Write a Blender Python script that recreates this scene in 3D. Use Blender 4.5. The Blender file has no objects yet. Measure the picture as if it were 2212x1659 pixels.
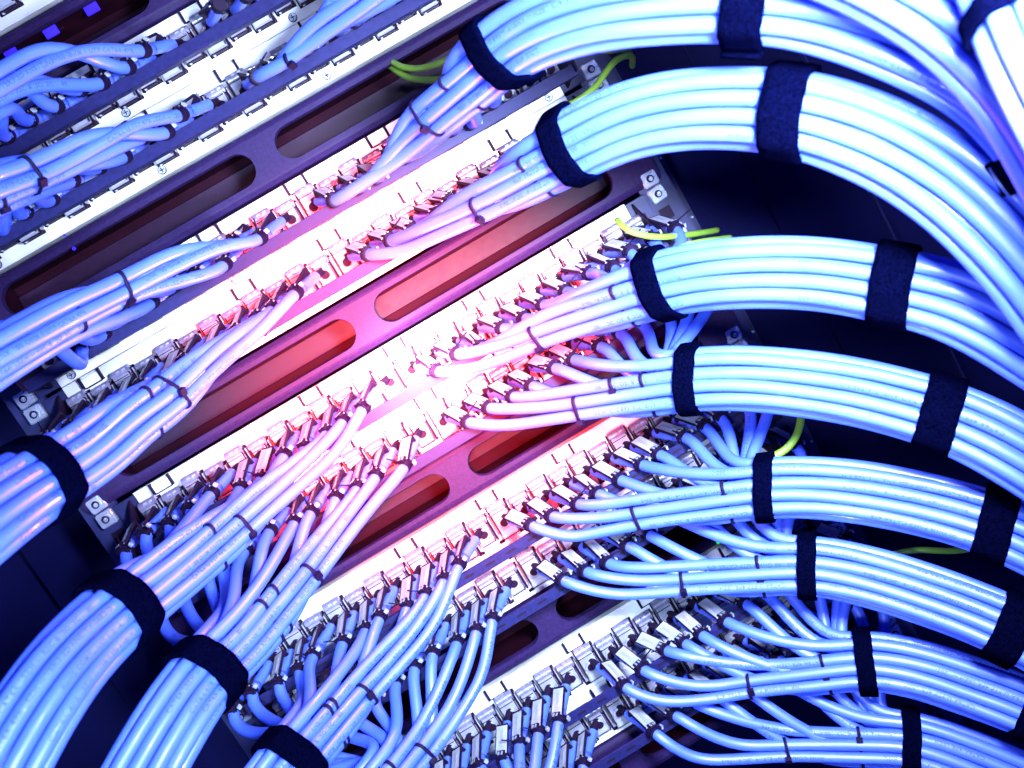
import bpy, math, random
import numpy as np
from mathutils import Vector, Matrix, geometry
random.seed(7); rng = np.random.default_rng(7)
scene = bpy.context.scene
col = scene.collection
MM = 0.001
U = 44.45                                   # one rack unit, mm
# ------------------------------------------------------------------ camera
# rack coordinates: u = to the right along a panel, v = down the rack, w = out of the rack (mm)
FPX, CU, CV, CW = 2000.0, 41.687, 55.312, 680.9
RC = np.array([[0.8589, 0.5107, -0.0391], [-0.4997, 0.8522, 0.1547], [0.1123, -0.1133, 0.9872]])
q_, _ = np.linalg.qr(RC); q_ = q_ * np.sign(np.sum(q_ * RC, axis=0)); RC = q_

def w3(u, v, w):                            # rack mm -> world metres
    return Vector((u * MM, -w * MM, -v * MM))

def P(dx, dy, h):                           # sight line through a spot of the photograph, met with the plane w = h
    d = RC @ np.array([dx - 1106.0, 829.5 - dy, -FPX])
    t = (h - CW) / d[2]
    return np.array([CU + d[0] * t, CV - d[1] * t, h])

cam_d = bpy.data.cameras.new('camera'); cam = bpy.data.objects.new('camera', cam_d); col.objects.link(cam)
# camera axes (x, up, out) -> world (x, -out as y, up as z)
A = Matrix(((1, 0, 0), (0, 0, -1), (0, 1, 0)))
R3 = A @ Matrix([list(r) for r in RC])
cam.matrix_world = Matrix.Translation(w3(CU, CV, CW)) @ R3.to_4x4()
cam_d.sensor_width = 36; cam_d.lens = FPX / 2212 * 36
cam_d.clip_start = 0.01; cam_d.clip_end = 20
cam_d.dof.use_dof = True; cam_d.dof.focus_distance = 0.64; cam_d.dof.aperture_fstop = 9.0
scene.camera = cam
# ------------------------------------------------------------------ light
scene.view_settings.view_transform = 'Standard'; scene.view_settings.look = 'None'
scene.view_settings.gamma = 1; scene.view_settings.exposure = 0.0
world = bpy.data.worlds.new("World"); scene.world = world; world.use_nodes = True
bg = world.node_tree.nodes['Background']; bg.inputs[0].default_value = (0.03, 0.07, 1.0, 1); bg.inputs[1].default_value = 0.3

def area(name, loc, target, size, power, colr):
    l = bpy.data.lights.new(name, 'AREA'); l.shape = 'DISK'; l.size = size; l.energy = power; l.color = colr
    o = bpy.data.objects.new(name, l); col.objects.link(o)
    o.location = loc; o.rotation_euler = (target - loc).to_track_quat('-Z', 'Y').to_euler(); return o
def point(name, loc, r, power, colr):
    l = bpy.data.lights.new(name, 'POINT'); l.shadow_soft_size = r; l.energy = power; l.color = colr; l.specular_factor = 0.0
    o = bpy.data.objects.new(name, l); col.objects.link(o); o.location = loc; return o
point('flare_core_light', w3(*P(888, 790, 62)), 0.006, 0.85, (1.0, 0.72, 0.78))  # added lamp, stands in for the pale core of the lens flare
area('left_light', w3(-75, 170, 650), w3(-150, 130, 120), 0.07, 4.2, (0.60, 0.82, 1.0)).data.spread = math.radians(120)  # added to brighten the near looms at left, no known source
def spot(name, loc, target, cone, blend, r, power, colr):
    l = bpy.data.lights.new(name, 'SPOT'); l.spot_size = math.radians(cone); l.spot_blend = blend; l.shadow_soft_size = r; l.energy = power; l.color = colr
    if 'beam' in name: l.specular_factor = 0.1
    o = bpy.data.objects.new(name, l); col.objects.link(o); o.location = loc
    o.rotation_euler = (target - loc).to_track_quat('-Z', 'Y').to_euler(); return o
area('key_light', w3(212, 50, 550), w3(205, 130, 120), 0.12, 13.5, (0.66, 0.78, 1.0)).data.spread = math.radians(112)

spot('front_light', w3(110, -60, 700), w3(*P(760, 470, 0)), 56, 1.0, 0.05, 7.5, (0.66, 0.78, 1.0))
area('fill_light', w3(-150, 120, 950), w3(0, 100, 0), 0.4, 0.4, (0.50, 0.68, 1.0))
point('flare_glow_light', w3(*P(888, 792, 72)), 0.010, 2.0, (1.0, 0.04, 0.03))  # no lamp hangs here: added for the red halo of the lens flare
gx = w3(*P(900, 800, 0))
spot('flare_red_beam_light', w3(20, 60, 640), gx, 32, 1.0, 0.02, 380.0, (1.0, 0.02, 0.015))  # invented spot, spreads the flare's red over plates and slots
spot('flare_core_beam_light', w3(30, 65, 640), gx, 10, 1.0, 0.015, 260.0, (1.0, 0.62, 0.72))  # invented spot that washes out the middle of the flare

# ------------------------------------------------------------------ materials
def mat(name, base, rough=0.5, metal=0.0, spec=0.5, noise=None, bump=None, coat=0.0, emis=None):
    m = bpy.data.materials.new(name); m.use_nodes = True; nt = m.node_tree
    b = nt.nodes['Principled BSDF']
    b.inputs['Base Color'].default_value = (*base, 1); b.inputs['Roughness'].default_value = rough
    b.inputs['Metallic'].default_value = metal; b.inputs['Specular IOR Level'].default_value = spec
    b.inputs['Coat Weight'].default_value = coat
    tc = nt.nodes.new('ShaderNodeTexCoord')
    if noise:                                # (scale, amount): mottled colour
        n = nt.nodes.new('ShaderNodeTexNoise'); n.inputs['Scale'].default_value = noise[0]; n.inputs['Detail'].default_value = 6
        nt.links.new(tc.outputs['Object'], n.inputs['Vector'])
        r = nt.nodes.new('ShaderNodeValToRGB'); a = noise[1]
        r.color_ramp.elements[0].position = 0.32; r.color_ramp.elements[1].position = 0.68
        r.color_ramp.elements[0].color = (*[c * (1 - a) for c in base], 1)
        r.color_ramp.elements[1].color = (*[min(1, c * (1 + a)) for c in base], 1)
        nt.links.new(n.outputs['Fac'], r.inputs['Fac']); nt.links.new(r.outputs['Color'], b.inputs['Base Color'])
        mr = nt.nodes.new('ShaderNodeMapRange'); mr.inputs['To Min'].default_value = max(0.05, rough - 0.1); mr.inputs['To Max'].default_value = rough + 0.12
        nt.links.new(n.outputs['Fac'], mr.inputs['Value']); nt.links.new(mr.outputs['Result'], b.inputs['Roughness'])
    if bump:                                 # (scale, strength, distance)
        n = nt.nodes.new('ShaderNodeTexNoise'); n.inputs['Scale'].default_value = bump[0]; n.inputs['Detail'].default_value = 3
        nt.links.new(tc.outputs['Object'], n.inputs['Vector'])
        bp = nt.nodes.new('ShaderNodeBump'); bp.inputs['Strength'].default_value = bump[1]; bp.inputs['Distance'].default_value = bump[2]
        nt.links.new(n.outputs['Fac'], bp.inputs['Height']); nt.links.new(bp.outputs['Normal'], b.inputs['Normal'])
    if emis:
        b.inputs['Emission Color'].default_value = (*emis[0], 1); b.inputs['Emission Strength'].default_value = emis[1]
    return m
M = dict(
 plate=mat('brushed_white_metal', (0.58, 0.58, 0.66), 0.36, 0.2, 0.6, noise=(26, 0.30)),
 jack=mat('jack_casting', (0.21, 0.21, 0.31), 0.32, 0.1, 0.6, noise=(90, 0.2)),
 jackdark=mat('jack_recess', (0.011, 0.003, 0.017), 0.6, 0.0, 0.06),
 cap=mat('ridge_cap_casting', (0.12, 0.11, 0.20), 0.28, 0.0, 0.9, noise=(160, 0.2)),
 clamp=mat('clamp_plate_metal', (0.25, 0.26, 0.35), 0.36, 0.1, 0.6, noise=(120, 0.25)),
 dark=mat('dark_plastic', (0.008, 0.003, 0.018), 0.6, 0.0, 0.12),
 steel=mat('black_powder_coat', (0.014, 0.0065, 0.045), 0.5, 0.0, 0.10, noise=(400, 0.25), bump=(2200, 0.35, 0.0004)),
 bar=mat('blue_black_steel', (0.009, 0.009, 0.060), 0.45, 0.0, 0.12, noise=(300, 0.2), bump=(2200, 0.25, 0.0003)),
 tray=mat('duct_interior', (0.011, 0.001, 0.006), 0.7, 0.0, 0.05, noise=(60, 0.2)),
 ductback=mat('duct_back_wall', (0.013, 0.003, 0.020), 0.5, 0.0, 0.15, noise=(300, 0.2), bump=(1800, 0.3, 0.0004)),
 cable=mat('blue_cable_jacket', (0.048, 0.102, 0.78), 0.46, 0.0, 0.8, noise=(45, 0.05), bump=(260, 0.12, 0.0003), coat=0.15),
 velcro=mat('hook_and_loop_fabric', (0.0004, 0.0006, 0.0065), 0.95, 0.0, 0.0, noise=(700, 0.6), bump=(1500, 1.0, 0.0012)),
 tie=mat('black_nylon', (0.005, 0.002, 0.016), 0.6, 0.0, 0.1),
 ink=mat('blue_ink', (0.02, 0.05, 0.40), 0.6),
 yellow=mat('yellow_green_jacket', (0.12, 0.23, 0.02), 0.5, noise=(80, 0.08)),
 nut=mat('zinc_plating', (0.45, 0.5, 0.66), 0.25, 0.6, 0.5, noise=(200, 0.15)),
 wall=mat('cabinet_wall_paint', (0.0016, 0.0019, 0.030), 0.6, 0.0, 0.06, noise=(6, 0.25)),
 rail=mat('rail_steel', (0.012, 0.014, 0.07), 0.45, 0.0, 0.3, noise=(60, 0.3)),
 blue_led=mat('blue_led', (0.02, 0.01, 0.5), 0.4, emis=((0.03, 0.008, 1.0), 1.0)),
 green_led=mat('green_led', (0.02, 0.5, 0.05), 0.4, emis=((0.02, 1.0, 0.08), 1.0)),
)

# ------------------------------------------------------------------ mesh helpers (rack mm, local)
class MB:
    def __init__(s): s.v = []; s.f = []; s.m = []; s.mats = []; s.smooth = []
    def mi(s, m):
        if m not in s.mats: s.mats.append(m)
        return s.mats.index(m)
    def add(s, vs, fs, m, smooth=False):
        o = len(s.v); s.v += [(x * MM, -w * MM, -v * MM) for x, v, w in vs]
        k = s.mi(m)
        for f in fs: s.f.append([i + o for i in f]); s.m.append(k); s.smooth.append(smooth)
    def box(s, u0, u1, v0, v1, w0, w1, m, bev=0.0):
        if bev <= 0:
            vs = [(u0, v0, w0), (u1, v0, w0), (u1, v1, w0), (u0, v1, w0), (u0, v0, w1), (u1, v0, w1), (u1, v1, w1), (u0, v1, w1)]
            s.add(vs, [(0, 1, 2, 3), (7, 6, 5, 4), (0, 4, 5, 1), (1, 5, 6, 2), (2, 6, 7, 3), (3, 7, 4, 0)], m); return
        b = bev
        def ring(w, k):                      # eight-cornered ring, inset by k
            a, c, d, e = u0 + k, u1 - k, v0 + k, v1 - k
            return [(a + b, d, w), (c - b, d, w), (c, d + b, w), (c, e - b, w), (c - b, e, w), (a + b, e, w), (a, e - b, w), (a, d + b, w)]
        vs = ring(w0, 0) + ring(w1 - b, 0) + ring(w1, b * 0.7)
        fs = [tuple(range(8))]
        for r in (0, 8):
            for i in range(8): fs.append((r + i, r + 8 + i, r + 8 + (i + 1) % 8, r + (i + 1) % 8))
        fs.append(tuple(reversed(range(16, 24)))); s.add(vs, fs, m)
    def cyl(s, c, axis, r, L, m, n=14, cap=True, r2=None):
        c = np.array(c, float); a = np.array(axis, float); a /= np.linalg.norm(a)
        t = np.array([0, 0, 1.0]) if abs(a[2]) < 0.9 else np.array([1.0, 0, 0])
        x = np.cross(a, t); x /= np.linalg.norm(x); y = np.cross(a, x); r2 = r if r2 is None else r2
        vs = []
        for k, rr in ((0, r), (L, r2)):
            for i in range(n):
                th = 2 * math.pi * i / n; vs.append(tuple(c + a * k + x * math.cos(th) * rr + y * math.sin(th) * rr))
        fs = [(i, (i + 1) % n, n + (i + 1) % n, n + i) for i in range(n)]
        s.add(vs, fs, m, True)
        if cap: s.add(vs[n:], [tuple(range(n))], m); s.add(vs[:n], [tuple(reversed(range(n)))], m)
    def build(s, name, parent=None, loc=None, smooth_angle=None):
        me = bpy.data.meshes.new(name); me.from_pydata(s.v, [], s.f)
        for m in s.mats: me.materials.append(M[m])
        me.polygons.foreach_set('material_index', s.m); me.polygons.foreach_set('use_smooth', s.smooth)
        me.update()
        bm_fix(me)
        o = bpy.data.objects.new(name, me); col.objects.link(o)
        if parent: o.parent = parent
        if loc is not None: o.location = loc
        return o
import bmesh
def bm_fix(me):
    bm = bmesh.new(); bm.from_mesh(me); bmesh.ops.recalc_face_normals(bm, faces=bm.faces); bm.to_mesh(me); bm.free()

def tag(o, label=None, cat=None, group=None, kind=None):
    if label: o['label'] = label
    if cat: o['category'] = cat
    if group: o['group'] = group
    if kind: o['kind'] = kind
    return o
def thing(name, label, cat, loc=(0, 0, 0), group=None):
    o = bpy.data.objects.new(name, None); o.empty_display_size = 0.01; col.objects.link(o); o.location = loc
    return tag(o, label, cat, group)
def place(o, parent, loc=None):             # a further object sharing o's mesh
    c = o.copy(); col.objects.link(c); c.parent = parent
    if loc is not None: c.location = loc
    return c

# ------------------------------------------------------------------ cabinet
W0 = 232.5
b = MB(); b.box(-900, 900, -700, 900, -330, -322, 'wall'); tag(b.build('cabinet_back_wall'), kind='structure')
cab = thing('equipment_rack', 'black steel rack frame with punched mounting rails and side panels behind the cable looms', 'rack')
for sgn in (-1, 1):
    b = MB()                                  # punched rail, 15.9/15.9/12.7 hole rhythm seen as dark squares
    a0, a1 = sorted((sgn * 222, sgn * 243)); b.box(a0, a1, -420, 640, -6, -1.5, 'rail')
    a0, a1 = sorted((sgn * 243, sgn * 246.5)); b.box(a0, a1, -420, 640, -60, -1.5, 'rail')
    b.build('mounting_rail', cab)
    b = MB()
    a0, a1 = sorted((sgn * 247, sgn * 262)); b.box(a0, a1, -420, 640, -46, -40, 'rail')
    for k in range(60):                       # punched slots in the strip beside the rail
        v = -410 + k * 17.5
        a0, a1 = sorted((sgn * 251, sgn * 257)); b.box(a0, a1, v, v + 8, -40.2, -39.7, 'dark')
        if k % 3 == 0: b.cyl((sgn * 259.5, v + 12, -40), (0, 0, 1), 1.1, 1.2, 'nut', 8)
    b.build('punched_strip', cab)
    for k, (x0, x1, dep) in enumerate(((262, 322, -52), (323.6, 408, -60), (409.4, 560, -78))):
        b = MB(); a0, a1 = sorted((sgn * x0, sgn * x1)); b.box(a0, a1, -700, 900, dep - 4, dep, 'wall', 0.8); b.build('side_panel', cab)
    b = MB(); a0, a1 = sorted((sgn * 405.5, sgn * 407.3)); b.box(a0, a1, -700, 900, -60, -55, 'bar'); b.build('panel_edge_strip', cab)
hole = MB(); hole.box(-4.8, 4.8, -4.8, 4.8, -1.7, -1.2, 'dark'); hole0 = hole.build('square_hole', cab)
nb = MB()
nb.box(-6.4, 6.4, -5.8, 5.8, -1.2, 2.6, 'nut', 1.1); nb.cyl((0, 0, 2.4), (0, 0, 1), 4.1, 0.9, 'nut', 16); nb.cyl((0, 0, 3.2), (0, 0, 1), 2.9, 0.25, 'dark', 16)
nb.cyl((0.3, 0.3, 3.3), (0, 0, 1), 1.7, 0.5, 'nut', 10)
nut0 = nb.build('cage_nut', cab)
firstn = firsth = True
for sgn in (-1, 1):
    for k in range(-9, 15):
        for e, dv in ((0, -6.35), (1, 6.35), (2, 22.2)):
            v = k * U + dv
            if e < 2 and k in (-6, -4, -3, 0, 2, 3, 5, 6, 8, 9, 11, 12):
                if firstn: o = nut0; firstn = False
                else: o = place(nut0, cab)
                o.location = w3(sgn * W0, v, 0.5); o.rotation_euler.y = random.uniform(-0.09, 0.09)
            else:
                if firsth: o = hole0; firsth = False
                else: o = place(hole0, cab)
                o.location = w3(sgn * W0, v, 0)

# ------------------------------------------------------------------ slotted blank plates
def stadium(u0, u1, v0, v1, n=12):
    r = (v1 - v0) / 2; vc = (v0 + v1) / 2; o = []
    for i in range(n + 1):
        t = -math.pi / 2 + math.pi * i / n; o.append((u1 - r + r * math.cos(t), vc + r * math.sin(t)))
    for i in range(n + 1):
        t = math.pi / 2 + math.pi * i / n; o.append((u0 + r + r * math.cos(t), vc + r * math.sin(t)))
    return o
def blank(k, label, leds=()):
    vc = k * U; h = 20.2
    t = thing('slotted_blank_panel', label, 'blank panel', w3(0, vc, 0), 'black slotted blank panels')
    b = MB()
    outer = [(-241, -15.5), (241, -15.5), (241, 15.0), (-241, 15.0)]
    holes = [stadium(-208, -9.5, -12.0, 12.0), stadium(9.5, 208, -12.0, 12.0)]
    loops = [[Vector((x, y, 0)) for x, y in outer]] + [[Vector((x, y, 0)) for x, y in hh] for hh in holes]
    tri = geometry.tessellate_polygon(loops); flat = outer + holes[0] + holes[1]
    b.add([(x, y, 3.0) for x, y in flat], tri, 'steel')
    for hh in holes:                          # slot walls, with a small rounded lip
        n = len(hh); cx = sum(p[0] for p in hh) / n
        b.add([(x, y, 3.0) for x, y in hh] + [(x * 1.0, y * 0.965, 2.3) for x, y in hh] + [(x, y * 0.955, -3) for x, y in hh],
              [(i + r, (i + 1) % n + r, n + (i + 1) % n + r, n + i + r) for r in (0, n) for i in range(n)], 'steel', True)
    # folded upper and lower edges
    for sv, a, c in ((-1, 15.5, h), (1, 15.0, h)):
        pr = [(sv * a, 3.0), (sv * (a + 1.6), 2.5), (sv * (c - 0.6), 0.6), (sv * c, -1.0), (sv * c, -14)]
        vs = [(x, p[0], p[1]) for x in (-241, 241) for p in pr]
        b.add(vs, [(i, i + 1, i + 6, i + 5) for i in range(4)], 'steel')
    b.build('slotted_plate', t)
    b = MB()                                  # hollow duct behind the slots
    b.box(-215, 215, -10, 7, -50, -48, 'ductback', 0.8); b.build('duct_back', t)
    b = MB(); b.box(-215, 215, -19.5, -17, -52, -3, 'tray'); b.box(-215, 215, 17, 19.5, -52, -3, 'tray'); b.box(-217, 217, -19.5, 19.5, -54, -52, 'tray')
    b.box(-217, -215, -17, 17, -52, -3, 'tray'); b.box(215, 217, -17, 17, -52, -3, 'tray')
    for i in range(15): b.box(-200 + i * 28.5, -190 + i * 28.5, -16.95, -16.6, -30, -29, 'ductback')
    b.build('duct_walls', t)
    for (x, y, s) in leds:
        q = P(x, y, -18); b = MB(); b.box(-s, s, -s * .8, s * .8, -1.5, 0, 'blue_led', 0.5); b.build('lit_port', t, w3(q[0], q[1] - vc, -18))
    return t
blank(-4.5, 'black slotted blank panel with blue lit squares in the top left corner', [(22, 113, 4.6), (108, 66, 5.0), (196, 16, 5.0)])
blank(-1.5, 'black slotted blank panel above the topmost fully visible patch panel, two open slots')
blank(1.5, 'slotted blank panel glowing red, between the second and third pairs of rows')
blank(4.5, 'slotted blank panel half hidden by cables, red at its middle, just below the bright spot')
blank(7.5, 'slotted blank panel low in the middle with only short bits of its slots showing')
blank(10.5, 'dark slotted blank panel along the bottom edge with a small blue light')

# ------------------------------------------------------------------ patch panels with their jacks
def fin(sgn):                                 # triangular black ear that carries the cable bar
    b = MB(); x = sgn * 211
    pts = [(-19, 2), (19, 2), (17, 14), (16, 46), (9, 49), (3, 46), (-6, 20)]
    n = len(pts)
    b.add([(x, p[0], p[1]) for p in pts] + [(x + sgn * 1.6, p[0], p[1]) for p in pts],
          [tuple(range(n)), tuple(range(2 * n - 1, n - 1, -1))] + [(i, (i + 1) % n, n + (i + 1) % n, n + i) for i in range(n)], 'dark')
    return b
def plate_mb(k):
    b = MB(); b.box(-207, 207, -21.3, 21.3, -1, 1.6, 'plate', 0.4)
    b.box(-207, 207, -21.9, -21.3, -12, 1.0, 'plate'); b.box(-207, 207, 21.3, 21.9, -12, 1.0, 'plate')
    for i in range(25):                        # punched teeth below the jacks
        u = (i - 12) * 17.62 + 3.0; 
        if k > 4: b.box(u - 3.4, u + 1.2, 15.9, 18.6, 1.55, 1.8, 'jackdark')
        b.box(u + 1.8, u + 3.0, -9, 13, 1.55, 1.9, 'jackdark')
    for s in (-1, 1):                         # black mounting flange at each end
        a0, a1 = sorted((s * 207, s * 224)); b.box(a0, a1, -21, 21, -1, 0.8, 'rail', 0.5)
    return b
def jack_mb(big):
    b = MB(); x = 7.7 if big else 6.9; t0, t1 = (-11.5, 14.5) if big else (-8.5, 11.5)
    b.box(-x - .9, x + 1.0, t0 - .4, t1 + 1.0, 1.7, 2.4, 'jackdark')       # dark frame put in for the shadow outline round the jack
    b.box(-x, x - 1.6, t0 + 3, t1, 2.4, 9.5, 'jack', 0.8)
    b.box(x - 1.2, x + .2, t0 + 1, t1 + 1.2, 2.4, 8.5, 'jackdark')          # thin dark spring beside it
    b.box(x + .5, x + 1.1, t0 + 2, t1 - 1, 2.4, 9, 'clamp')
    b.box(-x + 1, x - 2.6, t0 + 4.0, 3.5, 9.5, 10.6, 'jack', 0.5)             # raised face
    b.box(-x + 1.4, x - 3.0, t1 - 6.5, t1 - 1.2, 9.5, 10.0, 'clamp', 0.3)
    b.box(-x + 0.5, x - 2.2, t1 - 0.05, t1 + 0.8, 3.5, 8.5, 'jackdark')
    b.box(-x + 1.6, -x + 3.2, t1 + .3, t1 + 1.1, 4, 7, 'nut')
    b.box(-x + .2, -x + .8, t0 + 2, t1 - 4, 9.5, 10.6, 'jackdark')
    b.box(x - 3.0, x - 2.4, t0 + 3.6, t1 - 3, 9.5, 11.4, 'clamp'); b.box(x - 2.4, x - 1.9, t0 + 3.0, t1 - 1, 9.3, 11.4, 'jackdark')
    n = 9; vs = []                                                      # curled wire cover: a half ring
    for i in range(n + 1):
        t = math.pi * i / n
        for r, w in ((3.3, 10.5), (3.3, 12.6), (4.6, 12.6), (4.6, 10.5)): vs.append((-0.8 - r * math.cos(t), 2.6 - r * math.sin(t), w))
    b.add(vs, [(i * 4 + k, i * 4 + (k + 1) % 4, i * 4 + 4 + (k + 1) % 4, i * 4 + 4 + k) for i in range(n) for k in range(4)], 'clamp')
    b.cyl((-0.8, 2.6, 9), (0, 0, 1), 3.2, 2.5, 'jackdark', 14)
    return b
def cap_mb(big):                              # rounded ridge of three lumps over the jack
    b = MB(); t0 = -11.5 if big else -8.5
    for i, x in enumerate((-7.3, -2.7, 1.9)):
        b.cyl((x + .25, t0 + 1.4, 6.0), (1, 0, 0), 3.7, 4.1, 'cap', 14)
        b.cyl((x + .25, t0 + 1.4, 6.0), (-1, 0, 0), 3.7, .45, 'cap', 14, r2=2.9); b.cyl((x + 4.35, t0 + 1.4, 6.0), (1, 0, 0), 3.7, .45, 'cap', 14, r2=2.9)
    b.box(-7.0, 6.0, t0 + 1.4, t0 + 4.6, 2.4, 9.0, 'cap', 0.4); b.box(-7.3, 6.4, t0 + 4.6, t0 + 5.1, 2.4, 11.0, 'jackdark')
    b.box(-3.0, -0.2, t0 - 0.6, t0 + 2.0, 8.2, 9.6, 'clamp', .2); b.box(1.6, 4.2, t0 - 0.6, t0 + 2.0, 8.2, 9.6, 'clamp', .2)
    return b
ARM = 40.0
def wedge(b, x0, x1, ya, yb, z0, z1, th, m):
    b.add([(x0, ya, z0), (x1, ya, z0), (x1, yb, z1), (x0, yb, z1), (x0, ya + th, z0), (x1, ya + th, z0), (x1, yb + th, z1), (x0, yb + th, z1)],
          [(0, 1, 2, 3), (7, 6, 5, 4), (0, 4, 5, 1), (1, 5, 6, 2), (2, 6, 7, 3), (3, 7, 4, 0)], m)
def arm_plate():                              # built along +w, turned onto the arm's own direction
    b = MB(); wedge(b, -4.5, 4.5, -8.6, -4.4, 20, ARM, 0.8, 'clamp'); wedge(b, -1.2, 1.2, -8.3, -5.9, 24, ARM - 5, 0.4, 'jack'); return b
def arm_body():
    b = MB()
    for x in (-5.2, 4.6): wedge(b, x + (.2 if x < 0 else -.2), x + (.8 if x < 0 else .4), -8.8, -4.6, 20, ARM, 2.0, 'dark')
    b.cyl((0, 0, 12), (0, 0, 1), 3.9, ARM - 13, 'cable', 12)
    b.box(-4.4, 4.4, -8.8, -3, 18.4, 20.0, 'dark'); b.cyl((0, 0, 0), (0, 0, 1), 2.6, 14, 'dark', 10, r2=3.4); return b
def arm_tie(tail=0):
    b = MB()
    if tail == 1: b.cyl((3, -5, ARM + 2), (0.9, -0.55, 0.5), 0.55, 12, 'tie', 6)
    if tail == 2: b.cyl((-3, -5, ARM + 2), (-0.7, -0.8, 0.2), 0.55, 8, 'tie', 6)
    b.cyl((0, 0, ARM - 0.5), (0, 0, 1), 4.9, 1.7, 'tie', 14); b.cyl((0, 0, ARM + 2.6), (0, 0, 1), 4.7, 1.5, 'tie', 14)
    b.cyl((0, 0, ARM - 2), (0, 0, 1), 4.35, 7, 'dark', 14)
    b.box(-3.2, 3.2, -5.9, -3.6, ARM - 1.2, ARM + 4.0, 'tie', 0.5); b.box(-2.0, -0.6, -6.4, -5.9, ARM, ARM + 2.6, 'nut'); b.box(0.7, 2.0, -6.4, -5.9, ARM, ARM + 2.6, 'nut')
    b.box(4.6, 7.4, -1.2, 1.0, ARM + 0.5, ARM + 2.8, 'tie', 0.4); b.box(7.4, 8.8, -1.6, 1.4, ARM + 0.2, ARM + 3.0, 'nut')
    return b
protos = {}
def proto(key, mb, name):
    o = mb.build(name); protos[key] = o.data; bpy.data.objects.remove(o)
proto('jack0', jack_mb(True), 'keystone_jack'); proto('jack1', jack_mb(False), 'keystone_jack'); proto('cap0', cap_mb(True), 'ridge_cap'); proto('cap1', cap_mb(False), 'ridge_cap')
proto('aplate', arm_plate(), 'clamp_plate'); proto('abody', arm_body(), 'clamp_body'); proto('atie', arm_tie(), 'clamp_tie'); proto('atie1', arm_tie(1), 'clamp_tie'); proto('atie2', arm_tie(2), 'clamp_tie')
sb = MB(); sb.cyl((0, 0, 1.6), (0, 0, 1), 3.2, 0.5, 'jackdark', 16); sb.cyl((0, 0, 1.9), (0, 0, 1), 2.7, 0.7, 'nut', 16)
sb.box(-1.7, 1.7, -0.35, 0.35, 2.6, 2.75, 'dark'); sb.box(-0.35, 0.35, -1.7, 1.7, 2.6, 2.76, 'dark'); proto('screw', sb, 'screw')
lb = MB(); lb.box(-6.5, 6.5, -3.4, 3.4, 1.7, 3.4, 'plate', 0.4); lb.box(-8.4, -6.5, -5.0, 3.9, 1.7, 4.2, 'dark'); lb.box(6.5, 8.4, -5.0, 3.9, 1.7, 4.2, 'dark'); lb.box(-6.5, 6.5, 3.4, 4.3, 1.7, 3.0, 'dark')
proto('clip', lb, 'label_clip')
def inst(key, name, parent, loc=None, M4=None):
    o = bpy.data.objects.new(name, protos[key]); col.objects.link(o); o.parent = parent
    if loc is not None: o.location = loc
    if M4 is not None: o.matrix_local = M4
    return o
JPITCH = 17.62
def jack_u(i): return (i - 11.5) * JPITCH + 3.0
def arm_frame(side, j):
    """rack-axes rotation that carries local +w onto the arm's direction"""
    a = rng.normal(0, 2.4, 3); k = j - 12 if side > 0 else 11 - j
    sx = 15.0 if side > 0 else -(26.0 - 7.0 * min(1, k / 3))
    d = np.array([sx + a[0], 9.0 + a[1], 42.0]); d /= np.linalg.norm(d)   # (u, v, w)
    up = np.array([0.15 + 0.09 * a[1], -1.0, 0.3 + 0.09 * a[2]]) if side > 0 else np.array([-0.35 + 0.08 * a[1], -0.9, 0.2])
    z = d; y = -(up - z * (up @ z)); y /= np.linalg.norm(y)
    x = np.cross(y, z)
    return x, y, z
exits = {}                                     # (row, jack) -> cable exit point and direction in rack mm
def T4(R, o):                                  # columns u,v,w frame -> Blender world matrix (axes conversion)
    C_ = np.array([[1, 0, 0], [0, 0, -1], [0, -1, 0]], float)     # rack -> world
    Rw = C_ @ R @ C_.T
    m = Matrix([list(r) for r in Rw]).to_4x4(); m.translation = w3(*o); return m
def panel(row, k, label, jr=(0, 24), bar_w=41, bar_v=14.0, clips=True, sticks=True):
    vc = k * U; t = thing('patch_panel', label, 'patch panel', w3(0, vc, 0), 'white metal patch panels full of jacks')
    plate_mb(k).build('face_plate', t)
    for s in (-1, 1): fin(s).build('side_ear', t)
    b = MB(); b.box(-212, 212, bar_v - 4.2, bar_v + 4.2, bar_w, bar_w + 1.6, 'bar', 0.4)
    for i in range(24):                        # tie slots along the bar
        u = -205 + i * 17.3
        if k > 4: b.box(u, u + 7.5, bar_v - 0.9, bar_v + 0.9, bar_w + 1.55, bar_w + 1.75, 'dark', 0)
    b.box(-212, 212, bar_v + 3.0, bar_v + 4.2, bar_w - 6, bar_w, 'bar')
    b.build('cable_bar', t)
    for u in (-196, -66, 66, 196): inst('screw', 'screw', t, w3(u, 17.8, 0))
    if clips:
        for u in (-186, -62, 8, 75, 150): inst('clip', 'label_clip', t, w3(u, -16.8, 0))
    for j in range(*jr):
        side = -1 if j < 12 else 1; u = jack_u(j); dv = 0.0
        q = str(j % 2); o = inst('jack' + q, 'keystone_jack', t, w3(u, dv, 0)); inst('cap' + q, 'ridge_cap', o)
        if row == 'F' and (j > 19 or j < 3): continue
        x, y, z = arm_frame(side, j); R = np.stack([x, y, z], 1); org = np.array([side * 1.0, -1.0, 9.0])
        for key, nm in (('aplate', 'clamp_plate'), ('abody', 'clamp_body'), (('atie', 'atie1', 'atie', 'atie2')[int(rng.integers(4))], 'clamp_tie')): inst(key, nm, o, M4=T4(R, org))
        e = np.array([u, vc + dv, 0]) + org + z * (ARM + 3.0); exits[(row, j)] = (e, z)
    return t
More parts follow.
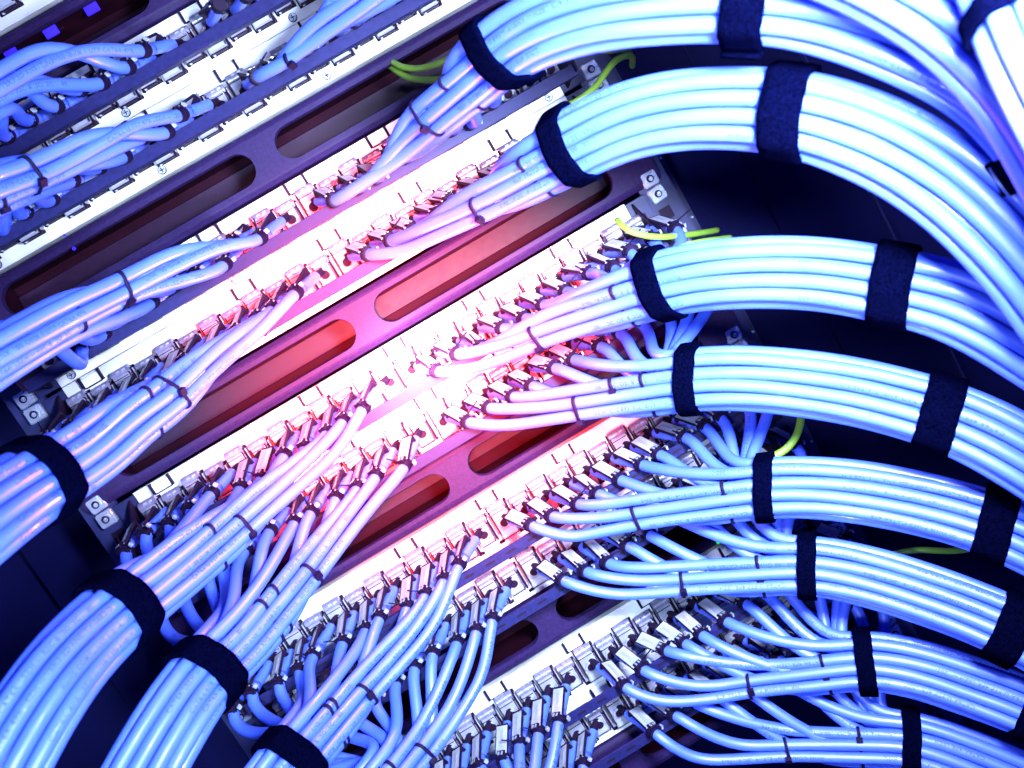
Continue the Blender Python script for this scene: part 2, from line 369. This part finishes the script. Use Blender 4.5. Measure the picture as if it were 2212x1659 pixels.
SP = [('A', -5.5, 'corner of a patch panel showing white in the extreme top left'),
      ('C', -3.5, 'patch panel in the upper left, cables fanning out of its left half'),
      ('D', -2.5, 'second patch panel from the top left, two light blue cables across it'),
      ('F', -0.5, 'patch panel with round cross head screws directly below the upper slotted blank panel'),
      ('G', 0.5, 'patch panel directly above the red glowing blank panel'),
      ('I', 2.5, 'patch panel running through the bright red spot, below the glowing blank panel'),
      ('J', 3.5, 'patch panel just under the bright spot, above the half hidden red blank panel'),
      ('L', 5.5, 'patch panel below the half hidden red blank panel, bright metal jacks across the lower middle'),
      ('M', 6.5, 'patch panel with dark slotted bar above the lowest visible slot pieces'),
      ('O', 8.5, 'patch panel in the lower right below the short slot pieces, jacks with three-lump caps'),
      ('P', 9.5, 'lowest patch panel, cut by the bottom edge of the picture')]
for row, k, lab in SP: panel(row, k, lab)

# ------------------------------------------------------------------ cables
CR = 4.05                                      # cable radius, mm
def catmull(pts, n=14):
    p = np.array(pts, float); p = np.vstack([2 * p[0] - p[1], p, 2 * p[-1] - p[-2]]); out = []
    for i in range(1, len(p) - 2):
        for t in np.linspace(0, 1, n, endpoint=False):
            a = 0.5 * (2 * p[i] + (p[i + 1] - p[i - 1]) * t + (2 * p[i - 1] - 5 * p[i] + 4 * p[i + 1] - p[i + 2]) * t * t + (-p[i - 1] + 3 * p[i] - 3 * p[i + 1] + p[i + 2]) * t ** 3)
            out.append(a)
    out.append(p[-2]); return np.array(out)
def resample(p, step):
    d = np.r_[0, np.cumsum(np.linalg.norm(np.diff(p, axis=0), axis=1))]
    n = max(3, int(d[-1] / step) + 1); s = np.linspace(0, d[-1], n)
    return np.stack([np.interp(s, d, p[:, i]) for i in range(3)], 1), s
def smooth(p, it=6):
    p = p.copy()
    for _ in range(it): p[1:-1] = (p[:-2] + 2 * p[1:-1] + p[2:]) / 4
    return p
def tube(name, path, r, m, parent, n=12, label=None):
    T = np.gradient(path, axis=0); T /= np.linalg.norm(T, axis=1)[:, None]
    N = np.zeros_like(T); v = np.array([0.3, 0.2, 1.0])
    for i in range(len(path)):
        v = v - T[i] * (v @ T[i]); v /= np.linalg.norm(v); N[i] = v
    B = np.cross(T, N); th = np.linspace(0, 2 * np.pi, n, endpoint=False)
    V = path[:, None, :] + r * (np.cos(th)[None, :, None] * N[:, None, :] + np.sin(th)[None, :, None] * B[:, None, :])
    V = V.reshape(-1, 3); W = np.stack([V[:, 0], -V[:, 2], -V[:, 1]], 1) * MM
    L = len(path); i = np.arange(L - 1)[:, None] * n; j = np.arange(n)[None, :]; jn = (j + 1) % n
    F = np.stack([i + j, i + jn, i + n + jn, i + n + j], -1).reshape(-1, 4)
    faces = F.tolist() + [list(range(n))[::-1], list(range((L - 1) * n, L * n))]
    me = bpy.data.meshes.new(name); me.from_pydata(W.tolist(), [], faces); me.materials.append(M[m])
    me.polygons.foreach_set('use_smooth', [True] * len(faces)); me.update()
    o = bpy.data.objects.new(name, me); col.objects.link(o); o.parent = parent
    if label: o['label'] = label
    return o
# printed lettering: flat glyph outlines laid on the jacket
_txt = {}
def glyphs(s):
    if s in _txt: return _txt[s]
    c = bpy.data.curves.new('lettering', 'FONT'); c.body = s; c.size = 1.0; c.offset = 0.022; c.resolution_u = 2; c.space_character = 1.12
    o = bpy.data.objects.new('lettering', c); col.objects.link(o)
    me = o.to_mesh()
    v = np.array([x.co[:] for x in me.vertices]); f = [list(p.vertices) for p in me.polygons]
    o.to_mesh_clear(); bpy.data.objects.remove(o); bpy.data.curves.remove(c)
    _txt[s] = (v, f); return _txt[s]
def lettering(s, path, arc, s0, theta, Nv, parent, size=3.8):
    v, f = glyphs(s)
    Ts = np.gradient(path, axis=0); Ts /= np.linalg.norm(Ts, axis=1)[:, None]
    sa = s0 - v[:, 0] * size                    # reads towards the jack end
    if sa.min() < 2 or sa.max() > arc[-1] - 2: return
    def ip(a): return np.stack([np.interp(sa, arc, a[:, i]) for i in range(3)], 1)
    p = ip(path); T = ip(Ts); T /= np.linalg.norm(T, axis=1)[:, None]
    N = ip(Nv); N -= T * np.sum(N * T, 1)[:, None]; N /= np.linalg.norm(N, axis=1)[:, None]
    up = np.cross(N, -T)                        # (u,v,w) is left handed on screen: flip so it reads from the front
    up = -up
    a = theta + (v[:, 1] * size - size * 0.35) / CR
    r = CR + 0.06
    q = p + r * (np.cos(a)[:, None] * N + np.sin(a)[:, None] * up)
    W = np.stack([q[:, 0], -q[:, 2], -q[:, 1]], 1) * MM
    me = bpy.data.meshes.new('printed_lettering'); me.from_pydata(W.tolist(), [], f); me.materials.append(M['ink']); me.update()
    o = bpy.data.objects.new('printed_lettering', me); col.objects.link(o); o.parent = parent
def hull2(pts):
    pts = sorted(set(map(tuple, np.round(pts, 4))))
    def half(ps):
        o = []
        for p in ps:
            while len(o) > 1 and (o[-1][0] - o[-2][0]) * (p[1] - o[-2][1]) - (o[-1][1] - o[-2][1]) * (p[0] - o[-2][0]) <= 0: o.pop()
            o.append(p)
        return o[:-1]
    return np.array(half(pts) + half(pts[::-1]))
def loop_pts(cent, r, n=48):
    th = np.linspace(0, 2 * np.pi, 20, endpoint=False)
    allp = np.concatenate([c + r * np.stack([np.cos(th), np.sin(th)], 1) for c in cent])
    h = hull2(allp); h = np.vstack([h, h[0]])
    d = np.r_[0, np.cumsum(np.linalg.norm(np.diff(h, axis=0), axis=1))]; s = np.linspace(0, d[-1], n, endpoint=False)
    return np.stack([np.interp(s, d, h[:, i]) for i in range(2)], 1)
class Frame:
    def __init__(s, pts, sgn):
        s.p, s.a = resample(smooth(catmull(pts), 4), 4.0)
        s.p = smooth(s.p, 8)
        T = np.gradient(s.p, axis=0); s.T = T / np.linalg.norm(T, axis=1)[:, None]
        cam_ = np.array([CU, CV, CW * 1.35]); V = cam_ - s.p; V /= np.linalg.norm(V, axis=1)[:, None]
        N = V - s.T * np.sum(V * s.T, 1)[:, None]; s.N = N / np.linalg.norm(N, axis=1)[:, None]
        s.B = np.cross(s.N, s.T) * sgn
        j = len(s.p) // 4
        if s.B[j][1] < 0: s.B = -s.B
    def at(s, x, arr): return np.array([np.interp(x, s.a, arr[:, i]) for i in range(3)])
    def near(s, q): d = np.linalg.norm((s.p - q) * np.array([1, 1, 0.3]), axis=1); return s.a[int(d.argmin())]
G_ = 2 * CR * 1.01
LAYN = [(0.5, 0), (-0.5, 0), (1.0, 1), (0.0, 1), (-1.0, 1), (1.5, 2), (0.5, 2), (-0.5, 2), (-1.5, 2), (1.0, 3), (0.0, 3), (-1.0, 3)]
LAY = [(1.5, 0), (0.5, 0), (-0.5, 0), (2.0, 1), (1.0, 1), (-1.5, 0), (0.0, 1), (-1.0, 1), (-2.0, 1), (1.0, 2), (0.0, 2), (-1.0, 2)]
def band(fr, s, cent, width, thick, m, name, parent, tail=True, tilt=0.0, tailpos=0.0):
    """hook and loop strap wound a turn and a bit round the loom"""
    n = 56; cyc = loop_pts(cent, CR + 0.3, n)
    c0 = cyc.mean(0); ang = np.arctan2(cyc[:, 1] - c0[1], cyc[:, 0] - c0[0])
    start = int(np.argmin(np.abs(np.angle(np.exp(1j * (ang - (-2.2 + tailpos)))))))
    turns = int(n * 1.22) if tail else n
    p0, T, N, B = (fr.at(s, x) for x in (fr.p, fr.T, fr.N, fr.B))
    vs = []; seq = []
    for i in range(turns + 1):
        q = cyc[(start + i) % n]; d = q - c0; L = np.linalg.norm(d); d = d / L
        off = 0.25 + 0.9 * min(1, max(0, (i - n * 0.55) / (n * 0.45))) if tail else 0.2
        lift = max(0, i - (turns - 5)) * 0.75 if tail else 0
        seq.append(q + d * (off + lift))
    seq = np.array(seq)
    for i, q in enumerate(seq):
        t = seq[min(i + 1, len(seq) - 1)] - seq[max(i - 1, 0)]; t /= np.linalg.norm(t); nn = np.array([t[1], -t[0]])
        if (q - c0) @ nn < 0: nn = -nn
        sh = tilt * (q[0]) + 0.5 * math.sin(i * 0.55) * 0.4
        wv = width / 2 + (0.12 * math.sin(i * 1.7) if tail else 0)
        for (dw, dn) in ((-wv, 0), (-wv, thick), (-wv * .6, thick * 1.12), (wv * .6, thick * 1.12), (wv, thick), (wv, 0)):
            z = q + nn * dn; vs.append(tuple(p0 + T * (dw + sh) + B * z[0] + N * z[1]))
    m_ = MB(); fs = []; K = 6
    for i in range(len(seq) - 1):
        for k in range(K): fs.append((i * K + k, i * K + (k + 1) % K, (i + 1) * K + (k + 1) % K, (i + 1) * K + k))
    if not tail:
        pass
    fs += [tuple(range(K)), tuple(range((len(seq) - 1) * K, len(seq) * K))]
    m_.add(vs, fs, m, True)
    return m_.build(name, parent)
def ziptie(fr, s, cent, parent, headang=0.6, tilt=0.0):
    n = 36; cyc = loop_pts(cent, CR + 0.1, n)
    p0, T, N, B = (fr.at(s, x) for x in (fr.p, fr.T, fr.N, fr.B)); m_ = MB(); vs = []
    for q in cyc:
        c0 = cyc.mean(0); d = (q - c0) / np.linalg.norm(q - c0)
        for dw, dn in ((-1.1, 0), (-1.1, 1.0), (1.1, 1.0), (1.1, 0)):
            z = q + d * dn; vs.append(tuple(p0 + T * (dw + tilt * q[0]) + B * z[0] + N * z[1]))
    fs = [(i * 4 + k, i * 4 + (k + 1) % 4, ((i + 1) % n) * 4 + (k + 1) % 4, ((i + 1) % n) * 4 + k) for i in range(n) for k in range(4)]
    m_.add(vs, fs, 'tie', True); o = m_.build('cable_tie', parent)
    c0 = cyc.mean(0); q = c0 + (cyc[0] - c0) * 0
    ang = np.arctan2(cyc[:, 1] - c0[1], cyc[:, 0] - c0[0]); i = int(np.argmin(np.abs(ang - headang))); q = cyc[i]; d = (q - c0) / np.linalg.norm(q - c0); t = np.array([-d[1], d[0]])
    hm = MB(); vs = []
    for a in (-2.2, 2.2):
        for b_, c_ in ((-2.4, 0.2), (2.4, 0.2), (2.4, 3.2), (-2.4, 3.2)):
            z = q + t * b_ + d * c_; vs.append(tuple(p0 + T * a + B * z[0] + N * z[1]))
    hm.add(vs, [(0, 1, 2, 3), (7, 6, 5, 4), (0, 4, 5, 1), (1, 5, 6, 2), (2, 6, 7, 3), (3, 7, 4, 0)], 'tie'); hm.build('tie_head', o)
    return o
PRINTS = ['CAT6A 4PR LSZH -- VERIFIED ANSI/TIA-568.2-D', 'LINK 4PR LSZH -- ANSI/TIA-568.2-D  H:2SJ', 'RoHS COMPLIANT E121-4  IEC 61156-5',
          'CAT6A LSZH -- REC & ISO/IEC 11801', 'LINK 100 OHM F/UTP CAT6A 4PR', 'CAT6A U/FTP 4PR LSZH -- 1202-1']
def loom(row, side, label, pts, straps=(), ties=(), nj=12, merge=(0, 60), prints=3, order=None, jackmax=12):
    """pts: (x, y, height) along the loom from the innermost jack outwards"""
    sgn = side
    ps = [P(*p) for p in pts]; fr = Frame(ps, sgn)
    t = thing('cable_loom', label, 'cable bundle', w3(*ps[0]), 'looms of blue network cable'); base = np.array(ps[0])
    holder = t
    s_merge = fr.near(P(*merge[0])) if not isinstance(merge[0], (int, float)) else merge[0]
    def slot(k, s):
        b_, n_ = (LAYN if side < 0 and row in 'CDF' else LAY)[k]; f = min(1, max(0, s / max(s_merge, 1))); f = f * f * (3 - 2 * f)
        wob = 0.35 * math.sin(s * 0.021 + k * 1.9) + 0.2 * math.sin(s * 0.05 + k * 3.1)
        bb = b_ * G_ - (1 - f) * G_ * 1.0 + wob; nn = (1 - n_) * G_ * 0.87 - 0.17 * b_ * b_ * G_ * f - (1 - f) * G_ * (.87 if k < 2 else 1.6) + 0.3 * math.cos(s * 0.03 + k * 2.3)
        return bb, nn
    joins = []
    inv = w3(*ps[0])
    cabs = []
    for k in range(nj):
        j = (12 + k) if side > 0 else (11 - k)
        js = k
        if (row, j) not in exits: continue
        e, d = exits[(row, j)]
        s0 = fr.near(e); gap = (30, 48, 62, 66)[min(k, 3)] + rng.uniform(-6, 8)
        lim = s_merge - 2 - 1.6 * (11 - k) if (s0 < s_merge + 22 or row not in 'FG') else 1e9
        sj = min(fr.a[-1] - 20, s0 + gap + 0.45 * np.linalg.norm(fr.at(s0, fr.p)[:2] - e[:2]), lim)
        joins.append(sj)
        ss = np.arange(sj, fr.a[-1], 5.0)
        tail = np.array([fr.at(s, fr.p) + fr.B[0] * 0 + fr.at(s, fr.B) * slot(js, s)[0] + fr.at(s, fr.N) * slot(js, s)[1] for s in ss])
        q = tail[0]; tq = tail[1] - tail[0]; tq /= np.linalg.norm(tq)
        L = np.linalg.norm(q - e); hv = 1.0 if k >= 8 else 0.0; c1 = e + (d * (0.22 - 0.08 * hv) + np.array([0, 0.22, 0]) * hv) * L; c2 = q - tq * L * (0.40 - 0.08 * hv)
        tt = np.linspace(0, 1, max(8, int(L / 5)))[:-1, None]
        bz = (1 - tt) ** 3 * e + 3 * (1 - tt) ** 2 * tt * c1 + 3 * (1 - tt) * tt ** 2 * c2 + tt ** 3 * q
        bz = np.vstack([e - d * 10, e - d * 5, bz])
        full, arc = resample(smooth(np.vstack([bz, tail]), 2), 5.0)
        c = tube('cable', full - base, CR, 'cable', holder)
        cabs.append((k, full, arc, c, sj))
        if k in (0, 2) or rng.random() < 0.22:
            Nv = np.array([fr.at(fr.near(x), fr.N) for x in full])
            for rep in range(2):
                s_ = arc[-1] * (0.45 + 0.38 * rep) + rng.uniform(-20, 20)
                lettering(PRINTS[int(rng.integers(len(PRINTS)))], full - base, arc, s_, rng.uniform(-0.5, 0.5), Nv, c)
    fr.p = fr.p - base
    for (x, y, h, wd) in straps:
        s = fr_near(fr, P(x, y, h) - base)
        cent = [np.array(slot(k, s)) for (k, _, _, _, sj) in cabs if sj < s]
        if len(cent) < 3: cent = [np.array(slot(k, s)) for k in range(12)]
        band(fr, s, cent, wd, 2.0, 'velcro', 'hook_and_loop_strap', holder, True, rng.uniform(-0.12, 0.12), rng.uniform(-.5, .5))
    for (x, y, h, ks) in ties:
        s = fr_near(fr, P(x, y, h) - base); cent = [np.array(slot(k, s)) for (k, _, _, _, sj) in cabs if k in ks and sj < s + 5]
        if cent: ziptie(fr, s, cent, holder, rng.uniform(0.2, 1.2), rng.uniform(-.25, .25))
    for a in range(2, len(cabs) - 1, 4):          # small ties where each next pair joins
        s = max(cabs[a][4], cabs[a + 1][4]) + 9
        if s < fr.a[-1] - 10:
            ziptie(fr, s, [np.array(slot(cabs[a][0], s)), np.array(slot(cabs[a + 1][0], s))], holder, rng.uniform(-2.5, 2.5))
    return t
def fr_near(fr, q): d = np.linalg.norm(fr.p - q, axis=1); return fr.a[int(d.argmin())]

# right-hand looms
loom('D', 1, 'light blue cables running up out of the top edge from the second panel',
     [(545, 165, 55), (600, 125, 62), (660, 70, 75), (740, 0, 95), (850, -90, 120), (1050, -180, 150)], (), [(615, 100, 65, (0, 1))], merge=((850, -90, 120), 0))
loom('F', 1, 'uppermost loom with two black straps, its crest cut by the top edge of the picture',
     [(720, 405, 55), (800, 365, 66), (870, 310, 85), (925, 250, 115), (1000, 175, 150), (1090, 95, 185), (1200, 40, 215), (1350, 5, 240), (1620, -12, 270), (1800, 12, 285), (1980, 76, 300), (2145, 165, 310), (2265, 290, 320), (2375, 465, 325)],
     [(1080, 105, 180, 15), (1625, -10, 270, 19), (2285, 322, 321, 16)], [(925, 250, 115, (0, 1, 2, 3))], merge=((1080, 100, 185), 0))
loom('G', 1, 'second big loom on the right, arching just under the uppermost one',
     [(775, 568, 50), (860, 530, 62), (950, 482, 85), (1035, 435, 110), (1130, 375, 140), (1230, 318, 168), (1350, 262, 195), (1500, 234, 220), (1700, 240, 250), (1850, 282, 268), (1980, 345, 280), (2100, 435, 292), (2230, 570, 300), (2320, 700, 300)],
     [(1228, 318, 168, 15), (1708, 243, 250, 20)], [(1030, 437, 110, (0, 1, 2))], merge=((1225, 320, 168), 0))
loom('I', 1, 'third big loom on the right, starting just right of the bright red spot',
     [(965, 800, 48), (1040, 775, 58), (1100, 748, 70), (1165, 715, 85), (1270, 670, 105), (1420, 617, 140), (1560, 592, 170), (1750, 590, 200), (1930, 618, 225), (2060, 650, 240), (2180, 710, 250), (2320, 800, 258)],
     [(1430, 615, 140, 15), (1935, 620, 225, 20)], [(1160, 717, 85, (0, 1))], merge=((1420, 618, 140), 0))
loom('J', 1, 'fourth big loom on the right, its lower edge just above the hanging yellow wire loop',
     [(1025, 912, 48), (1090, 905, 56), (1160, 890, 66), (1250, 868, 82), (1360, 842, 100), (1480, 822, 120), (1620, 818, 142), (1800, 838, 168), (1930, 866, 188), (2060, 905, 205), (2180, 962, 220), (2320, 1050, 232)],
     [(1482, 822, 120, 13), (2035, 900, 203, 20)], [(1250, 868, 82, (0, 1)), (1330, 835, 95, (2, 3, 4, 5))], merge=((1480, 822, 120), 0))
loom('L', 1, 'fifth loom on the right, strapped left of a short yellow wire',
     [(1150, 1158, 46), (1215, 1150, 54), (1290, 1130, 63), (1375, 1108, 74), (1500, 1080, 90), (1655, 1055, 110), (1800, 1057, 130), (1950, 1080, 150), (2080, 1112, 168), (2190, 1150, 185), (2330, 1220, 200)],
     [(1655, 1055, 110, 12), (2155, 1135, 178, 19)], [(1378, 1108, 74, (0, 1))], merge=((1650, 1055, 110), 0))
loom('M', 1, 'sixth loom on the right, below the one beside the yellow wire, strapped twice',
     [(1230, 1268, 46), (1300, 1270, 54), (1390, 1262, 63), (1480, 1248, 72), (1600, 1232, 86), (1740, 1222, 104), (1870, 1245, 122), (2000, 1285, 140), (2110, 1325, 155), (2210, 1370, 170), (2340, 1440, 185)],
     [(1742, 1222, 104, 12), (2190, 1360, 168, 19)], [(1478, 1248, 72, (0, 1))], merge=((1735, 1222, 104), 0))
loom('O', 1, 'seventh loom on the right with upside down ISO lettering along its nearest cable',
     [(1340, 1488, 46), (1420, 1500, 54), (1520, 1490, 62), (1620, 1466, 70), (1740, 1445, 84), (1870, 1428, 100), (1990, 1448, 116), (2100, 1485, 130), (2210, 1525, 145), (2340, 1590, 160)],
     [(1868, 1428, 100, 12), (2225, 1532, 147, 19)], [(1615, 1467, 70, (0, 1))], merge=((1860, 1428, 100), 0))
loom('P', 1, 'lowest loom in the bottom right corner, strapped just above the picture edge',
     [(1420, 1612, 46), (1500, 1626, 54), (1600, 1618, 62), (1700, 1605, 70), (1830, 1598, 84), (1965, 1600, 100), (2090, 1640, 116), (2210, 1690, 130), (2340, 1750, 145)],
     [(1965, 1600, 100, 12)], [(1695, 1605, 70, (0, 1))], merge=((1960, 1600, 100), 0))
# left-hand looms
loom('C', -1, 'fan of blue cables leaving the picture at the upper left above the dark bar',
     [(262, 115, 62), (200, 118, 72), (120, 130, 86), (40, 160, 100), (-60, 210, 120), (-200, 300, 150)], (), (), merge=((-60, 210, 120), 0))
loom('D', -1, 'light blue loom across the second panel at far left, tied once in black',
     [(372, 245, 58), (310, 272, 68), (230, 310, 84), (140, 350, 100), (60, 378, 118), (-40, 410, 140), (-200, 490, 170)], (), [(62, 385, 115, (0, 1, 2, 3))], merge=((-40, 410, 140), 0))
loom('F', -1, 'loom crossing the dark blank panel at left, held by one thin black tie',
     [(545, 522, 56), (480, 545, 66), (390, 580, 84), (265, 635, 112), (170, 672, 140), (80, 715, 165), (-20, 770, 190), (-160, 860, 215)], (), [(262, 635, 112, (0, 1, 2, 3)), (160, 700, 140, (4, 6, 7, 8))], merge=((-10, 765, 190), 0))
loom('G', -1, 'loom at left whose broad black strap lies beside the left cage nuts',
     [(598, 672, 56), (540, 715, 66), (460, 775, 86), (375, 848, 112), (290, 900, 140), (205, 965, 170), (100, 1028, 205), (20, 1080, 235), (-60, 1140, 260), (-180, 1240, 280)],
     [(98, 1030, 205, 17)], [(372, 850, 112, (0, 1, 2))], merge=((100, 1028, 205), 0))
loom('I', -1, 'large loom sweeping from the bright red spot down to the bottom left corner',
     [(790, 905, 52), (720, 965, 62), (620, 1045, 80), (515, 1128, 100), (420, 1200, 130), (340, 1258, 160), (265, 1315, 188), (180, 1395, 220), (110, 1480, 245), (40, 1590, 262), (-30, 1720, 275), (-100, 1850, 280)],
     [(262, 1318, 188, 19)], [(515, 1130, 100, (0, 1))], merge=((265, 1315, 188), 0))
loom('J', -1, 'loom with thick dark strap running down to the bottom edge left of centre',
     [(862, 1002, 50), (810, 1060, 60), (740, 1140, 76), (660, 1235, 98), (590, 1310, 122), (520, 1385, 148), (450, 1450, 172), (385, 1540, 198), (320, 1650, 218), (240, 1800, 235)],
     [(440, 1455, 172, 18)], [(660, 1235, 98, (0, 1)), (575, 1270, 118, (2, 3, 5))], merge=((440, 1455, 172), 0))
loom('L', -1, 'steep loom whose strap is cut by the bottom edge, between two fans of jacks',
     [(985, 1255, 48), (950, 1310, 56), (880, 1390, 72), (780, 1485, 95), (720, 1545, 115), (650, 1620, 140), (590, 1700, 160), (520, 1800, 175)],
     [(628, 1648, 145, 17)], [(778, 1488, 95, (0, 1)), (690, 1525, 108, (2, 3, 5))], merge=((640, 1640, 145), 0))
loom('M', -1, 'loom of curved cables at the bottom middle, tied right at the picture edge',
     [(1066, 1375, 48), (1035, 1440, 56), (970, 1530, 72), (895, 1615, 92), (830, 1690, 112), (760, 1780, 130)],
     (), [(897, 1612, 92, (0, 1))], merge=((830, 1690, 112), 0))
loom('O', -1, 'short cable ends dropping out of the bottom edge from the row above the lowest panel',
     [(1215, 1545, 48), (1190, 1600, 56), (1150, 1680, 70), (1090, 1780, 90), (1000, 1900, 110)], (), (), merge=((1090, 1780, 90), 0))
loom('P', -1, 'cable stubs of the lowest panel at the bottom edge right of the middle',
     [(1290, 1640, 48), (1270, 1700, 56), (1230, 1790, 70), (1170, 1900, 90)], (), (), merge=((1170, 1900, 90), 0), nj=4)

# thick near looms in the top right corner, coming from panels above the picture
def far_loom(label, pts, straps):
    ps = [P(*p) for p in pts]; fr = Frame(ps, 1)
    t = thing('cable_loom', label, 'cable bundle', w3(*ps[0]), 'looms of blue network cable'); base = np.array(ps[0])
    def slot(k, s):
        b_, n_ = LAY[k]; return b_ * G_ + 0.5 * math.sin(s * 0.02 + k), (1 - n_) * G_ * .87 - 0.17 * b_ * b_ * G_
    for k in range(12):
        path = np.array([fr.at(s, fr.p) + fr.at(s, fr.B) * slot(k, s)[0] + fr.at(s, fr.N) * slot(k, s)[1] for s in fr.a])
        c = tube('cable', path - base, CR, 'cable', t)
    fr.p = fr.p - base
    for (x, y, h, wd) in straps:
        s = fr_near(fr, P(x, y, h) - base); band(fr, s, [np.array(slot(k, s)) for k in range(12)], wd, 1.6, 'velcro', 'hook_and_loop_strap', t)
far_loom('out of focus loom entering at the top right and curving down the right edge',
         [(1600, -190, 300), (1820, -110, 318), (2000, -20, 332), (2130, 80, 342), (2245, 215, 350), (2350, 400, 355), (2450, 620, 358), (2540, 880, 360)], ())
far_loom('nearest blurred loom in the extreme top right corner, with a black strap across it',
         [(2100, -240, 350), (2190, -100, 370), (2255, 50, 385), (2340, 220, 392), (2450, 420, 395), (2600, 700, 395)], [(2230, -5, 382, 9)])

# ------------------------------------------------------------------ yellow-green earth wires
def wire(label, pts, r=2.2):
    ps = np.array([P(*p) for p in pts]); path, _ = resample(smooth(catmull(ps), 3), 3.0)
    o = tube('earth_wire', path - ps[0], r, 'yellow', None); o.location = w3(*ps[0])
    tag(o, label, 'wire', 'yellow-green earth wires')
wire('upper of two yellow wires looping out of a slot in the upper blank panel', [(835, 125, -15), (850, 135, 2), (875, 146, 16), (915, 147, 30), (960, 132, 40), (1010, 110, 50), (1080, 85, 60)])
wire('lower of two yellow wires looping out of a slot in the upper blank panel', [(838, 138, -15), (855, 152, 2), (885, 168, 18), (925, 173, 30), (965, 168, 38), (1010, 150, 45), (1080, 120, 55)])
wire('short yellow wire under the top loom, ending at the rail beside the cage nuts', [(1225, 86, 110), (1265, 101, 95), (1305, 108, 80), (1345, 106, 55), (1360, 112, 40)])
wire('long yellow wire bent over beside the upper right cage nuts', [(1366, 142, 30), (1366, 126, 48), (1355, 120, 58), (1325, 135, 72), (1285, 188, 80), (1250, 216, 82), (1215, 236, 78), (1190, 258, 66)])
wire('yellow wire from the panel end towards the rail, above the third loom', [(1333, 475, 52), (1345, 488, 60), (1370, 503, 64), (1420, 512, 62), (1480, 508, 50), (1535, 500, 30), (1550, 497, 22)])
wire('yellow wire lying along the top of the third loom', [(1452, 545, 90), (1480, 532, 92), (1520, 522, 85), (1578, 514, 60)])
wire('yellow wire hanging in a half loop below the fourth loom', [(1730, 880, 75), (1729, 912, 85), (1718, 945, 90), (1695, 972, 92), (1665, 986, 90), (1630, 984, 80)], 2.6)
wire('yellow wire crossing the dark gap between the fifth and sixth looms', [(1905, 1206, 60), (1945, 1193, 95), (1990, 1188, 110), (2050, 1190, 112), (2090, 1186, 105), (2150, 1172, 95)])

# a green and two blue indicator lights
for (x, y, nm, m_, lab, r) in ((1551, 1172, 'indicator_light', 'green_led', 'tiny green light between cables under the fifth loom', 1.3),
                           (160, 537, 'indicator_light', 'blue_led', 'tiny blue light inside the left slot of the upper blank panel', 1.4),
                           (139, 508, 'indicator_light', 'blue_led', 'fainter blue light on the upper lip of the left slot, upper blank panel', 1.1),
                           (1326, 1636, 'indicator_light', 'blue_led', 'blue light at the bottom edge near the lowest slotted panel', 2.6)):
    b = MB(); b.cyl((0, 0, 0), (0, 0, 1), r, 1.5, m_, 12, r2=r * .6)
    o = b.build(nm, None, w3(*P(x, y, 6))); tag(o, lab, 'light')
